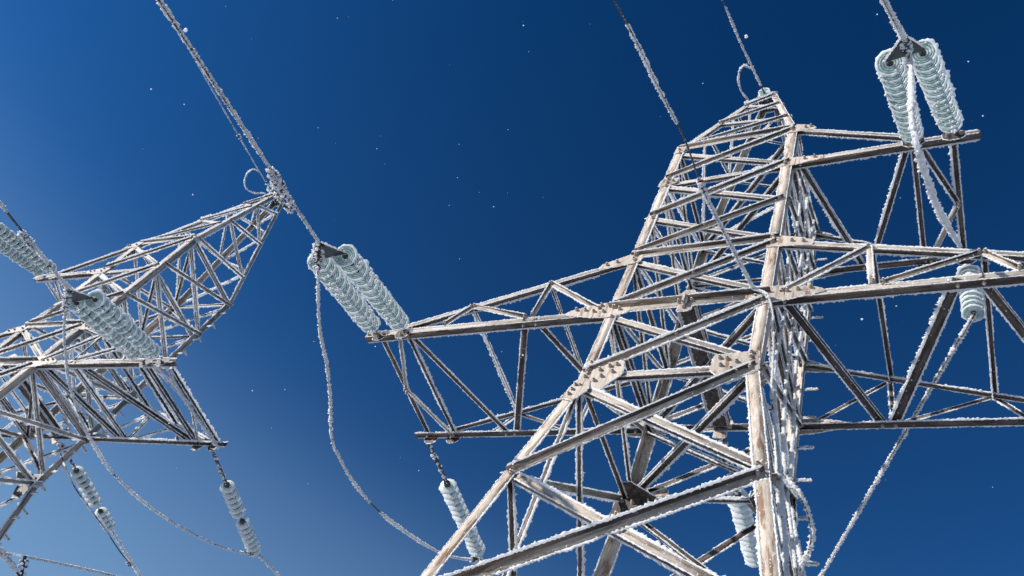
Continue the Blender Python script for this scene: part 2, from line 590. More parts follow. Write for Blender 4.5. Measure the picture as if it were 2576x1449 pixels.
def build_tower(loc, rot_z, upper_side, label, fstep, fsize, dens, bolts):
    tw = Tower()
    tw.fstep, tw.fsize, tw.dens, tw.bolts = fstep, fsize, dens, bolts
    tw.root = thing("lattice_tower", loc, label, "pylon", "frosted lattice towers", rot_z)
    # --- legs
    for sx in (-1, 1):
        for sy in (-1, 1):
            leg_bar(tw, sx, sy, 0.25, 5.95, 0.102, fs=0.8)
            leg_bar(tw, sx, sy, 5.95, 7.386, 0.105, fs=0.8)
            leg_bar(tw, sx, sy, 7.386, 9.64, 0.110, fs=0.8)
            leg_bar(tw, sx, sy, 9.64, 12.75, 0.115, fs=0.8)
            leg_bar(tw, sx, sy, 12.75, TOPZ, 0.085, fs=0.9)
            h = BASE
            bx = h * sx + lean(0, sy < 0); by = h * sy
            f = [(x, y, z) for z in (-0.3, 0.28) for x, y in ((-.35, -.35), (.35, -.35), (.35, .35), (-.35, .35))]
            f = [(x * (0.75 if z > 0 else 1), y * (0.75 if z > 0 else 1), z) for x, y, z in f]
            link("footing", py_mesh("footing", f, [(3, 2, 1, 0), (4, 5, 6, 7), (0, 1, 5, 4), (1, 2, 6, 5), (2, 3, 7, 6), (3, 0, 4, 7)], M_CONC),
                 tw.root, Matrix.Translation((bx, by, 0)))
    # --- bracing of the body, X in every panel
    Z = LEVELS
    panels = [(7.50, 8.50, 8.46, 7.56), (8.68, 9.62, 9.60, 8.68), (9.82, 10.68, 10.66, 9.74),
              (10.74, 11.70, 11.57, 10.69), (11.84, 12.75, 12.64, 11.70)]
    for face in 'FBLR':
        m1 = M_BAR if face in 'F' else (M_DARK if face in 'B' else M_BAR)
        w = 0.066 if face in 'FB' else 0.056
        for (a0, a1, b0, b1) in panels:
            ob_ = brace(tw, face, -1, a0, 1, a1, 'out', w, m1)
            if tw.bolts and face in 'FR':
                tc_ = (b0 - a0) / ((a1 - a0) - (b1 - b0))
                nn = face_frame(face)[0]
                bolt_at(ob_, corner(face, -1, a0).lerp(corner(face, 1, a1), tc_) + nn * .013, nn, BAR_M[ob_.name])
            brace(tw, face, -1, b0, 1, b1, 'in', w, m1, fs=1.1)
        # below the waist
        brace(tw, face, -1, 5.94, 1, 7.44, 'out', 0.072, m1)
        brace(tw, face, -1, 7.28, 1, 6.00, 'in', 0.072, m1, fs=1.1)
        brace(tw, face, -1, 4.50, 1, 5.90, 'out', 0.080, m1)
        brace(tw, face, -1, 5.92, 1, 4.62, 'in', 0.080, m1, fs=1.1)
        brace(tw, face, -1, 2.70, 1, 4.50, 'out', 0.085, m1)
        brace(tw, face, -1, 4.45, 1, 2.75, 'in', 0.085, m1)
        brace(tw, face, -1, 0.50, 1, 2.65, 'out', 0.085, m1)
        brace(tw, face, -1, 2.60, 1, 0.55, 'in', 0.085, m1)
        # horizontals
        for z, ww, st in ((7.45, 0.070, 'in'), (8.60, 0.11, 'out'), (9.72, 0.075, 'out'), (11.62, 0.066, 'in'), (12.84, 0.075, 'out')):
            if face in 'LR':
                z -= 0.08; st = 'in'; ww = min(ww, .075)
            brace(tw, face, -1, z, 1, z, st, ww, m1 if face != 'L' else M_DARK, "horizontal_beam", ends=0.05)
    # secondary post in the side faces under the waist
    for sx in (-1,):
        brace_pts(tw, V(sx * half(7.3), -half(7.3) + .05, 7.3), V(sx * half(4.5), half(4.5) * -.1, 4.5), V(sx, 0, 0), 'in', 0.06, M_BAR)
    # --- plan bracing
    for z in (7.40, 8.52, 11.60, 12.70):
        h = half(z) - 0.06
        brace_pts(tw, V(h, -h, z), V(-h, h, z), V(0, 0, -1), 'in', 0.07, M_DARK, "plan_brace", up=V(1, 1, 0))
    # the broad tie across the middle of the body
    h = half(8.6)
    T = [V(-.105, -h + .03, 8.56), V(.105, -h + .03, 8.56), V(.105, h - .03, 8.56), V(-.105, h - .03, 8.56)]
    plate(tw, T, V(0, 0, 1), 0.012, M_DARK, name="tie_plate")
    for sx in (-1, 1):
        angle_bar(tw, "tie_flange", V(.105 * sx, -h + .03, 8.556), V(.105 * sx, h - .03, 8.556), V(-sx, 0, 0), V(0, 0, 1), 0.012, 0.09, M_DARK, fs=1.0)
    # ear with a hole on the front beam
    for sy in (-1, 1):
        y = sy * (h + 0.004)
        plate(tw, [V(-.14, y, 8.64), V(.14, y, 8.64), V(.05, y, 8.80), V(-.05, y, 8.80)], V(0, sy, 0), 0.012)
        plate(tw, [V(-.07, y, 8.42), V(.07, y, 8.42), V(.07, y, 8.53), V(-.07, y, 8.53)], V(0, sy, 0), 0.014,
              bolts=[V(0, y, 8.47)] if sy < 0 or bolts else [])
        if sy < 0 and bolts:
            pl = plate(tw, [V(-.012, y, 8.5), V(.012, y, 8.5), V(.012, y, 8.64), V(-.012, y, 8.64)], V(0, sy, 0), 0.09, name="stiffener")
            for dx in (-.07, .07):
                bolt_at(pl, V(dx, y - .012, 8.585), V(0, -1, 0), BAR_M[pl.name])
    # --- peak
    pk = {'F': [(-1, 12.95), (1, 13.85), (-1, 14.35), (1, 15.15), (-1, 15.55), (1, 16.15)],
          'B': [(-1, 12.95), (1, 13.85), (-1, 14.35), (1, 15.15), (-1, 15.55), (1, 16.15)],
          'R': [(-1, 12.9), (1, 13.6), (-1, 14.15), (1, 14.75), (-1, 15.35), (1, 15.9)],
          'L': [(1, 12.9), (-1, 13.85), (1, 14.35), (-1, 15.15), (1, 15.55), (-1, 16.0)]}
    for face, nodes in pk.items():
        for i in range(len(nodes) - 1):
            (s0, z0), (s1, z1) = nodes[i], nodes[i + 1]
            brace(tw, face, s0, z0, s1, z1, 'out' if i % 2 == 0 else 'in', 0.05, M_BAR, fs=1.0, ends=0.02)
    t = TOPW + 0.02
    plate(tw, [V(-t, -t, TOPZ), V(t, -t, TOPZ), V(t, t, TOPZ), V(-t, t, TOPZ)], V(0, 0, 1), 0.02, M_DARK, name="top_plate")
    for sy in (-1, 1):
        angle_bar(tw, "top_beam", V(-t, sy * t, TOPZ), V(t, sy * t, TOPZ), V(0, 0, -1), V(0, -sy, 0), 0.07, 0.06, M_BAR)
        angle_bar(tw, "top_beam", V(sy * t, -t, TOPZ), V(sy * t, t, TOPZ), V(0, 0, -1), V(-sy, 0, 0), 0.07, 0.06, M_BAR)
    # --- lower crossarm, both sides, near (sy=-1) and far (sy=+1) trusses
    z1, z2 = LEVELS['L1'], LEVELS['L2']
    ARM = 4.15
    y0 = HW
    ztop = lambda x: 9.64 + (8.64 - 9.64) * (abs(x) - 0.82) / (3.62 - 0.82)
    for sx in (-1, 1):
        for sy in (-1, 1):
            n = V(0, sy, 0)
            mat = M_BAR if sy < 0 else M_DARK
            y = sy * y0
            c = angle_bar(tw, "crossarm_chord", V(sx * 0.78, y, z1 - 0.038), V(sx * ARM, y, z1 - 0.038), UP, V(0, -sy, 0), 0.074, 0.086, mat, t=0.01)
            if bolts:
                for bx in (4.02, 4.10):
                    bolt_at(c, V(sx * bx, y, z1), n, BAR_M[c.name])
            u = V(0, 0, 1)
            angle_bar(tw, "crossarm_top_chord", V(sx * 0.80, y, ztop(.8) - .03), V(sx * 3.68, y, ztop(3.68) - .03), UP, V(0, -sy, 0), 0.056, 0.056, M_BAR, t=0.008, fs=1.1)
            yi = y
            for (xa, xb) in ((2.73, 3.0), (2.73, 1.86), (1.78, 1.80), (1.78, 0.95)):
                top = V(sx * xa, yi, ztop(xa))
                brace_pts(tw, top, V(sx * xb, yi, z1 + 0.05), n, 'out', 0.045, mat, "crossarm_strut", ends=0.0, fs=0.95)
            # plates at the tip where the strings hang
            for xt in (3.90, 3.55):
                plate(tw, [V(sx * (xt - .10), y, z1 + .05), V(sx * (xt + .10), y, z1 + .05), V(sx * (xt + .10), y, z1 - .08), V(sx * (xt + .05), y, z1 - .14), V(sx * (xt - .05), y, z1 - .14), V(sx * (xt - .10), y, z1 - .08)],
                      n, 0.012, M_DARK, bolts=[V(sx * (xt - .05), y, z1 - .03), V(sx * (xt + .05), y, z1 - .03), V(sx * xt, y, z1 - .09)] if bolts else [], name="hanger_plate")
        # top plane struts
        for xa in (2.73, 1.78):
            brace_pts(tw, V(sx * xa, -y0, ztop(xa)), V(sx * xa, y0, ztop(xa)), V(0, 0, 1), 'in', 0.05, M_DARK, "crossarm_cross_strut", ends=0, up=V(sx, 0, 0))
        # bottom plane zigzag
        nb = V(0, 0, -1)
        zb = z1 - 0.03
        yk = y0 - .01
        if sx < 0 and bolts:
            zig = ((3.92, -1, 3.95, 1, .075), (3.52, -1, 3.53, 1, .065), (3.50, -1, 2.72, 1, .075), (1.88, -1, 2.62, 1, .085), (1.74, -1, 0.98, 1, .08))
        elif bolts:
            zig = ((3.92, -1, 3.95, 1, .075), (3.52, -1, 3.53, 1, .065), (2.68, -1, 3.50, 1, .085), (2.50, -1, 1.80, 1, .105), (.98, -1, 1.70, 1, .08))
        else:
            zig = ((3.92, -1, 3.95, 1, .075), (3.45, -1, 3.50, 1, .075), (1.88, -1, 3.42, 1, .085), (1.76, -1, 1.84, 1, .06), (.98, -1, 1.70, 1, .085))
        for (xa, ya, xb, yb, ww) in zig:
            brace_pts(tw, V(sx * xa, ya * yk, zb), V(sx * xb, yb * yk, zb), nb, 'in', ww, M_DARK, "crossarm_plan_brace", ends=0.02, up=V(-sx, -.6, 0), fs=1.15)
        brace_pts(tw, V(sx * 3.62, -yk, zb - .02), V(sx * 3.93, 0.02, zb - .02), nb, 'in', 0.045, M_BAR, "crossarm_plan_brace", ends=0, up=V(1, 0, 0))
        brace_pts(tw, V(sx * 3.93, 0.02, zb - .02), V(sx * 3.55, yk, zb - .02), nb, 'in', 0.05, M_BAR, "crossarm_plan_brace", ends=0, up=V(1, 0, 0))
        # side chord end piece
        if sx == -1 or True:
            h = half(8.5)
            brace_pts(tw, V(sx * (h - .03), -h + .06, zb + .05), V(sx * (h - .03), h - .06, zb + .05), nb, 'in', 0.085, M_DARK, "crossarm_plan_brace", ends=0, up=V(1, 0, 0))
    # --- upper crossarm, one side
    s = upper_side
    z1, z2 = LEVELS['U1'], LEVELS['U2']
    for sy in (-1, 1):
        y = sy * y0
        n = V(0, sy, 0)
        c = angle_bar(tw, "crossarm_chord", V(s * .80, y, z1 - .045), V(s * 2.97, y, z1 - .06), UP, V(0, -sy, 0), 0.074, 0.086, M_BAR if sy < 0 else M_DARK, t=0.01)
        angle_bar(tw, "crossarm_top_chord", V(s * .80, y, z2 - .02), V(s * 2.36, y, z1 + .06), UP, V(0, -sy, 0), 0.056, 0.056, M_BAR, t=0.008, fs=1.1)
        for xt in (2.70, 2.27):
            plate(tw, [V(s * (xt - .12), y, z1 + .05), V(s * (xt + .12), y, z1 + .05), V(s * (xt + .12), y, z1 - .08), V(s * (xt + .06), y, z1 - .15), V(s * (xt - .06), y, z1 - .15), V(s * (xt - .12), y, z1 - .08)],
                  n, 0.012, M_DARK, bolts=[V(s * (xt - .07), y, z1 - .04), V(s * (xt + .07), y, z1 - .04)] if bolts else [], name="hanger_plate")
    zb = z1 - .03
    for (xa, ya, xb, yb, ww) in ((.95, -1, 1.52, 1, .07), (2.22, -1, 1.60, 1, .07), (2.27, -1, 2.25, 1, .06), (2.70, -1, 2.70, 1, .07)):
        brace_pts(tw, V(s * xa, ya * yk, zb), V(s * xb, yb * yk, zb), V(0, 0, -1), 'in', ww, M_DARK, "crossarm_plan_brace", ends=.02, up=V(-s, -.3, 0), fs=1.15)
    brace_pts(tw, V(s * 2.32, -yk, zb - .02), V(s * 2.69, 0.05, zb - .02), V(0, 0, -1), 'in', .06, M_DARK, "crossarm_plan_brace", ends=0, up=V(-s, 0, 0))
    brace_pts(tw, V(s * 2.69, 0.05, zb - .02), V(s * 2.30, yk, zb - .02), V(0, 0, -1), 'in', .06, M_BAR, "crossarm_plan_brace", ends=0, up=V(-s, 0, 0))
    h = half(11.68)
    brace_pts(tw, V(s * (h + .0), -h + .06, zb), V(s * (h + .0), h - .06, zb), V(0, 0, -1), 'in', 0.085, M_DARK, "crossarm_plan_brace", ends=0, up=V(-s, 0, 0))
    # --- gusset plates on the front and back faces
    for sy in (-1, 1):
        n = V(0, sy, 0)
        y = sy * (HW + 0.003)
        for sx in (-1, 1):
            P = lambda x, z, yy=y: V(sx * x, yy, z)
            if sx < 0:
                B1 = [P(.80, 8.70), P(.95, 8.66), P(.80, 8.60), P(.90, 8.54), P(1.02, 8.56), P(.72, 8.56), P(1.13, 8.60), P(1.24, 8.62)]
            else:
                B1 = [P(.70, 8.68), P(.76, 8.62), P(.72, 8.54), P(.62, 8.66), P(1.02, 8.60), P(1.12, 8.61), P(1.24, 8.62)]
            plate(tw, [P(.62, 8.70), P(.62, 8.50), P(.80, 8.44), P(1.02, 8.46), P(1.38, 8.56), P(1.30, 8.63), P(.90, 8.72)], n, 0.012, bolts=B1 if (bolts or sy < 0) else [])
            plate(tw, [P(.70, 9.70), P(.72, 9.55), P(.92, 9.52), P(1.22, 9.48), P(1.20, 9.58), P(.88, 9.74)], n, 0.012,
                  bolts=[P(.8, 9.62), P(.8, 9.70), P(1.0, 9.59), P(1.12, 9.55)] if (bolts or sy < 0) else [])
            # waist plate, larger, bent where the leg leans out
            hw = half(7.386)
            y2 = sy * (hw + 0.004)
            Q = lambda x, z: V(sx * x, y2, z)
            plate(tw, [Q(.44, 7.62), Q(.84, 7.66), Q(.86, 7.38), Q(.60, 7.20), Q(.42, 7.42)], n, 0.014,
                  bolts=[Q(.78, 7.62), Q(.78, 7.55), Q(.79, 7.48), Q(.79, 7.40), Q(.66, 7.50), Q(.57, 7.55), Q(.52, 7.46), Q(.62, 7.40), Q(.50, 7.57), Q(.68, 7.34)] if (bolts or sy < 0) else [])
            k = (BASE - HW) / 7.386
            y3 = lambda z: sy * (half(z) + 0.006)
            R_ = lambda x, z: V(sx * x + lean(z, sy < 0), y3(z), z)
            if sx < 0:
              plate(tw, [R_(.74, 7.37), R_(.865, 7.37), R_(.94, 7.05), R_(.80, 7.00), R_(.70, 7.18)], V(0, sy, -k).normalized() * 1.0, 0.012,
                  bolts=[R_(.85, 7.27), R_(.86, 7.19), R_(.87, 7.11)] if (bolts or sy < 0) else [])
            # upper ones
            arm = (sx == upper_side)
            e = 0.34 if arm else 0.0
            plate(tw, [P(.62, 11.74), P(.66, 11.60), P(.9, 11.56), P(.9 + e, 11.62), P(.9 + e, 11.70), P(.84, 11.78)], n, 0.012,
                  bolts=([P(.78, 11.64), P(.78, 11.73)] + ([P(1.02, 11.67), P(1.14, 11.67)] if arm else [P(.70, 11.66)])) if (bolts or sy < 0) else [])
            plate(tw, [P(.70, 12.84), P(.74, 12.66), P(.88, 12.64), P(.88 + e * .7, 12.64), P(.86 + e * .6, 12.74), P(.86, 12.88)], n, 0.012,
                  bolts=([P(.80, 12.72)] + ([P(.98, 12.70), P(1.05, 12.70)] if arm else [])) if (bolts or sy < 0) else [])
    # plates low on the far left leg and at the waist in the plan of the body
    for sx in (-1, 1):
        h = half(7.386) - .02
        plate(tw, [V(sx * (h - .34), h - .02, 7.36), V(sx * h, h - .02, 7.36), V(sx * h, h - .34, 7.36), V(sx * (h - .14), h - .36, 7.36), V(sx * (h - .36), h - .14, 7.36)], V(0, 0, -1), .01, M_DARK, name="waist_plate")
    # splice plates with bolts on the inner side of the far legs at the waist
    for sx in (-1, 1):
        y = half(7.386) - .13
        pts = [V(sx * .90, y, 7.52), V(sx * .62, y, 7.52), V(sx * .56, y, 7.30), V(sx * .74, y, 7.02), V(sx * .94, y, 7.02)]
        plate(tw, pts, V(0, -1, 0), .012, M_DARK, bolts=[V(sx * a_, y, b_) for a_, b_ in ((.84, 7.45), (.70, 7.44), (.84, 7.30), (.72, 7.28), (.86, 7.12))], name="splice_plate")
    # step bolts up the far right leg
    rod = Geo()
    k = 6
    for (r, x0, x1) in ((0.010, 0, 0.15), (0.018, 0.15, 0.165)):
        a = np.arange(k) * 2 * math.pi / k
        v = np.concatenate([np.stack([np.full(k, x), r * np.cos(a), r * np.sin(a)], 1) for x in (x0, x0, x1, x1)])
        v[:k, 1:] *= 0.01; v[-k:, 1:] *= 0.01
        rod.add(v, ring_quads(4, k))
    rod_me = rod.mesh("step_bolt", M_BAR)
    rods_f = []
    for i in range(3):
        g = Geo()
        frost_edge(g, (0.01, 0, .010), (.17, 0, .010), (0, 0, 1), (0, 1, 0), 0.012, 0.014)
        frost_edge(g, (0.01, 0, -.010), (.17, 0, -.010), (0, 0, -1), (0, 1, 0), 0.012, 0.018)
        lumps(g, np.array([(0.165, 0, 0), (.16, .01, .012), (.165, -.01, -.01)]), np.array([.016, .015, .013]))
        rods_f.append(g.mesh("frost", M_FROST))
    z = 3.0
    i = 0
    while z < 12.6:
        h = half(z)
        if i % 2 == 0:
            M = Matrix.Translation((h, h - 0.06, z))
        else:
            M = Matrix.Translation((h - 0.06, h, z)) @ Matrix.Rotation(math.pi / 2, 4, 'Z')
        o = link("step_bolt", rod_me, tw.root, M)
        link("frost", rods_f[i % 3], o, Matrix.Identity(4), kind="stuff")
        z += 0.235
        i += 1
    return tw


T2_LOC, T2_ROT = (-12.11, -0.04, 0.12), 0.058
near = build_tower((0, 0, 0), 0.0, 1, "nearer frost covered lattice pylon filling the right half, short upper arm pointing right", 0.013, 0.0150, 0.8, True)
far = build_tower(T2_LOC, T2_ROT, -1, "farther frost covered lattice pylon at the left edge leaning in behind the twin glass strings", 0.022, 0.0215, 0.3, False)

# ------------------------------------------------------------------ ground
gg = Geo()
n = 60
xs = np.sign(np.linspace(-1, 1, n)) * np.abs(np.linspace(-1, 1, n)) ** 3 * 4000
X, Y = np.meshgrid(xs, xs)
Zg = 0.10 * np.sin(X * 0.31) * np.cos(Y * 0.27) * np.exp(-(X ** 2 + Y ** 2) / 2e5) - 0.05
Zg = Zg * np.clip((np.hypot(X, Y)) / 6, 0.2, 1)
v = np.stack([X.ravel(), Y.ravel(), Zg.ravel()], 1)
i, j = np.meshgrid(np.arange(n - 1), np.arange(n - 1))
a = (j * n + i).ravel()
gg.add(v, np.stack([a, a + 1, a + n + 1, a + n], 1))
link("ground", gg.mesh("ground", M_GROUND, True), None, None, kind="structure")

# ------------------------------------------------------------------ cables, strings
CR = CAM_ROT.to_matrix()


def ray(u, v):
    return (CR @ V((u - PW / 2) / F_PX, -(v - PH / 2) / F_PX, -1)).normalized()


def at_dist(u, v, d):
    return CAM_POS + ray(u, v) * d


def far_end(P0, uv, L, away):
    """the point at distance L from P0 seen at uv; away picks the farther of the two"""
    r = ray(*uv)
    w = P0 - CAM_POS
    b = w.dot(r)
    disc = L * L - (w.dot(w) - b * b)
    t = b if disc <= 0 else (b + math.sqrt(disc) if away else b - math.sqrt(disc))
    return CAM_POS + r * t


def along(P0, D, uv):
    """point seen at uv nearest to the line from P0 along D"""
    r = ray(*uv)
    D = D.normalized()
    w = P0 - CAM_POS
    a, b, c = 1.0, D.dot(r), 1.0
    d, e = D.dot(w), r.dot(w)
    den = a * c - b * b
    s = (b * e - c * d) / den
    t = (a * e - b * d) / den
    return CAM_POS + r * t


def in_plane(P0, P1, uv):
    """point seen at uv in the upright plane through P0 and P1"""
    nrm = (P1 - P0).cross(UP).normalized()
    r = ray(*uv)
    t = (P0 - CAM_POS).dot(nrm) / r.dot(nrm)
    return CAM_POS + r * t


def spline(pts, step):
    pts = [Vector(p) for p in pts]
    P = [pts[0] * 2 - pts[1]] + pts + [pts[-1] * 2 - pts[-2]]
    out = []
    for i in range(1, len(P) - 2):
        L = (P[i + 1] - P[i]).length
        k = max(1, int(L / step))
        for q in range(k):
            t = q / k
            a, b, c, d = P[i - 1], P[i], P[i + 1], P[i + 2]
            out.append(0.5 * ((2 * b) + (c - a) * t + (2 * a - 5 * b + 4 * c - d) * t * t + (3 * b - a - 3 * c + d) * t ** 3))
    out.append(P[-2])
    return np.array([tuple(p) for p in out])


def tube(g, P, r, k=6):
    P = np.asarray(P, float)
    T = np.gradient(P, axis=0); T /= np.linalg.norm(T, axis=1)[:, None]
    ref = np.array((0.3, 0.2, 0.93))
    X = np.cross(T, ref); X /= np.linalg.norm(X, axis=1)[:, None]
    Yv = np.cross(T, X)
    a = np.arange(k) * 2 * math.pi / k
    r = np.broadcast_to(np.asarray(r, float).reshape(-1, 1) if np.ndim(r) else np.full((len(P), 1), r), (len(P), 1))
    v = P[:, None, :] + r[:, :, None] * (np.cos(a)[None, :, None] * X[:, None, :] + np.sin(a)[None, :, None] * Yv[:, None, :])
    g.add(v.reshape(-1, 3), ring_quads(len(P), k))
    return T, X, Yv


def rimed_cable(name, pts, label, category, r=0.011, rime=0.02, dens=1.0, bare=0.15, group=None, parent=None, mat=None, step=None):
    """a strand with ragged rime feathers around it; the rime is a part of the cable"""
    P = spline(pts, 0.10)
    g = Geo(); tube(g, P, r, 7)
    c = P[0].copy()
    o = link(name, g.mesh(name, mat or M_WIRE, True), parent)
    if parent is None:
        o["label"] = label; o["category"] = category
        if group:
            o["group"] = group
    st = step or max(0.010, rime * 0.45)
    Q = spline(pts, st)
    n = len(Q)
    g2 = Geo()
    low = smooth_noise(n, max(2, 0.35 / st))
    fine = rng.random(n)
    rad = r * 0.95 + rime * (0.30 + 0.55 * low) * (0.55 + 0.9 * fine ** 1.5)
    rad = np.where(low < bare, r * 0.6, rad)
    T = np.gradient(Q, axis=0); T /= np.linalg.norm(T, axis=1)[:, None]
    X = np.cross(T, np.array((0.3, 0.2, 0.93))); X /= np.linalg.norm(X, axis=1)[:, None]
    Yv = np.cross(T, X)
    k = 7
    a = np.arange(k) * 2 * math.pi / k
    jr = 0.68 + 0.64 * rng.random((n, k)) ** 1.3
    # wind side bare strip winding around the strand
    ph = np.cumsum(np.full(n, st)) * 1.4
    gap = np.cos(a[None, :] - ph[:, None] * 0.35 - 1.2) > 0.90
    R = rad[:, None] * jr
    R = np.where(gap, r * 0.8, R)
    v = Q[:, None, :] + R[:, :, None] * (np.cos(a)[None, :, None] * X[:, None, :] + np.sin(a)[None, :, None] * Yv[:, None, :])
    v = v.reshape(-1, 3) + (rng.random((n * k, 3)) - .5) * st * 0.9
    g2.add(v, ring_quads(n, k))
    m = int(n * 0.55 * dens)
    if m:
        idx = rng.integers(0, n, m)
        idx = idx[low[idx] >= bare]
        m = len(idx)
        an = rng.random(m) * 2 * math.pi
        rr = rad[idx] * 0.95
        C = Q[idx] + rr[:, None] * (np.cos(an)[:, None] * X[idx] + np.sin(an)[:, None] * Yv[idx])
        lumps(g2, C, rime * (0.22 + 0.35 * rng.random(m)), 1.5)
    link("frost", g2.mesh("frost", M_FROST), o, None, kind="stuff")
    return o


# --- one glass disc: shell, cap, pin and the rime on it
def lathe(prof, k, jitter=0.0):
    prof = np.array(prof, float)
    a = np.arange(k) * 2 * math.pi / k
    j = 1 + jitter * (rng.random((len(prof), k)) - .5)
    v = np.stack([prof[:, 0:1] * np.cos(a)[None] * j, prof[:, 0:1] * np.sin(a)[None] * j, np.repeat(prof[:, 1:2], k, 1)], -1).reshape(-1, 3)
    return v, ring_quads(len(prof), k)


SH = [(.040, -.030), (.060, -.026), (.090, -.012), (.115, .010), (.128, .034), (.126, .042), (.118, .038), (.112, .020),
      (.104, .012), (.101, .040), (.096, .040), (.090, .006), (.078, .002), (.075, .034), (.070, .034), (.064, .000),
      (.050, -.004), (.047, .026), (.042, .026), (.036, -.004), (.012, -.006)]
SH = [(r_, z_ * .62 - .004) for r_, z_ in SH]
g = Geo(); g.add(*lathe(SH, 28)); DISC_ME = g.mesh("glass_disc", M_GLASS, True)
CAPP = [(.001, -.128), (.030, -.126), (.044, -.112), (.054, -.085), (.055, -.045), (.050, -.026), (.030, -.024)]
PIN = [(.030, -.006), (.026, .004), (.018, .010), (.016, .030), (.024, .036), (.024, .046), (.001, .048)]
g = Geo(); g.add(*lathe(CAPP, 14)); g.add(*lathe(PIN, 10)); CAP_ME = g.mesh("metal_cap", M_CAP, True)


def disc_frost(amount):
    g = Geo()
    k = 40
    a = np.arange(k) * 2 * math.pi / k
    # crust over the outer top of the skirt, thicker to windward, with a toothed rim
    lowr = 0.5 + 0.5 * np.cos(a - 0.6)
    wob = np.interp(np.arange(k), np.linspace(0, k, 9), rng.random(9))
    grow = amount * (0.25 + 0.75 * wob) * (0.45 + 0.55 * lowr)
    tooth = grow * (0.4 + 1.0 * rng.random(k))
    rings = []
    for (r, z, fr, fz) in ((.080, -.018, .0, -.15), (.108, .001, .12, -.35), (.129, .022, .50, -.40), (.131, .036, 1.0, .0), (.130, .042, .55, .30), (.120, .040, .0, .10)):
        rr = r + tooth * fr + 0.003 * rng.random(k)
        zz = z * .62 - .004 + grow * .8 * fz + (rng.random(k) - .5) * .005
        rings.append(np.stack([rr * np.cos(a), rr * np.sin(a), zz], 1))
    g.add(np.concatenate(rings), ring_quads(6, k))
    m = int(9 * (amount / .03))
    an = rng.normal(size=m) * 1.1 + rng.random() * 6.28
    r = .10 + .045 * rng.random(m)
    C = np.stack([r * np.cos(an), r * np.sin(an), .014 + .014 * rng.random(m)], 1)
    lumps(g, C, .007 + .013 * rng.random(m))
    m = int(4 * (amount / .03))
    an = rng.random(m) * 2 * math.pi
    C = np.stack([.05 * np.cos(an), .05 * np.sin(an), -.05 + .03 * rng.random(m)], 1)
    lumps(g, C, .008 + .012 * rng.random(m))
    return g.mesh("frost", M_FROST)


DISC_FROST = [disc_frost(a) for a in (.024, .028, .032, .038, .026, .044, .034, .024, .040, .030, .036, .046)]
PITCH = 0.146


def insulator_string(P0, P1, n, label, group=None, gaps=(), flip=False, link0=0.0, link1=0.0, scale=1.0):
    """glass discs in a row from P0 (tower end) to P1 (line end)"""
    d = (P1 - P0)
    L = d.length
    D = d.normalized()
    q = D.to_track_quat('Z', 'Y').to_matrix().to_4x4()
    root = link("insulator_string", None, None, None, label=label, category="insulator")
    root.empty_display_size = .2
    root.matrix_world = Matrix.Translation(P0) @ q
    scale *= 0.89
    if group:
        root["group"] = group
    GAP = 1.25
    total = n + GAP * len(gaps)
    usable = L - link0 - link1
    pitch = usable / total
    slot = 0
    for i in range(n):
        if i in gaps:
            slot += GAP
        z = link0 + (slot + 0.5) * pitch
        slot += 1
        M = Matrix.Translation((0, 0, z)) @ Matrix.Rotation(rng.random() * 1.2 - .6, 4, 'Z') @ Matrix.Rotation((rng.random() - .5) * .09, 4, 'X')
        if flip:
            M = M @ Matrix.Rotation(math.pi, 4, 'X')
        M = M @ Matrix.Scale(scale, 4)
        dk = link("glass_disc", DISC_ME, root, M)
        link("metal_cap", CAP_ME, dk, Matrix.Identity(4))
        link("frost", DISC_FROST[int(rng.integers(0, 12))], dk, Matrix.Identity(4), kind="stuff")
    # core rod through gaps and links
    g = Geo()
    tube(g, np.array([(0, 0, 0.0), (0, 0, L)]), 0.012, 8)
    core = link("core_rod", g.mesh("core_rod", M_CAP), root, Matrix.Identity(4))
    if link0 > 0.05:
        link_chain(root, V(0, 0, 0), V(0, 0, link0), "tower_link")
    if link1 > 0.05:
        link_chain(root, V(0, 0, L - link1), V(0, 0, L), "line_link")
    return root


def link_chain(root, A, B, name):
    """forged shackle link: two side straps with rime around them"""
    d = (B - A).normalized()
    x = d.cross(V(0.2, 1, 0.1)).normalized()
    g = Geo()
    for s in (-1, 1):
        tube(g, np.array([tuple(A), tuple(A + d * .04 + x * s * .022), tuple(B - d * .04 + x * s * .022), tuple(B)]), 0.010, 6)
    o = link(name, g.mesh(name, M_CAP), root, Matrix.Identity(4))
    g = Geo()
    n = int((B - A).length / 0.016)
    t = rng.random(n)[:, None]
    C = np.array(A)[None] * (1 - t) + np.array(B)[None] * t + rng.normal(size=(n, 3)) * 0.016
    lumps(g, C, 0.011 + .015 * rng.random(n))
    link("frost", g.mesh("frost", M_FROST), o, Matrix.Identity(4), kind="stuff")


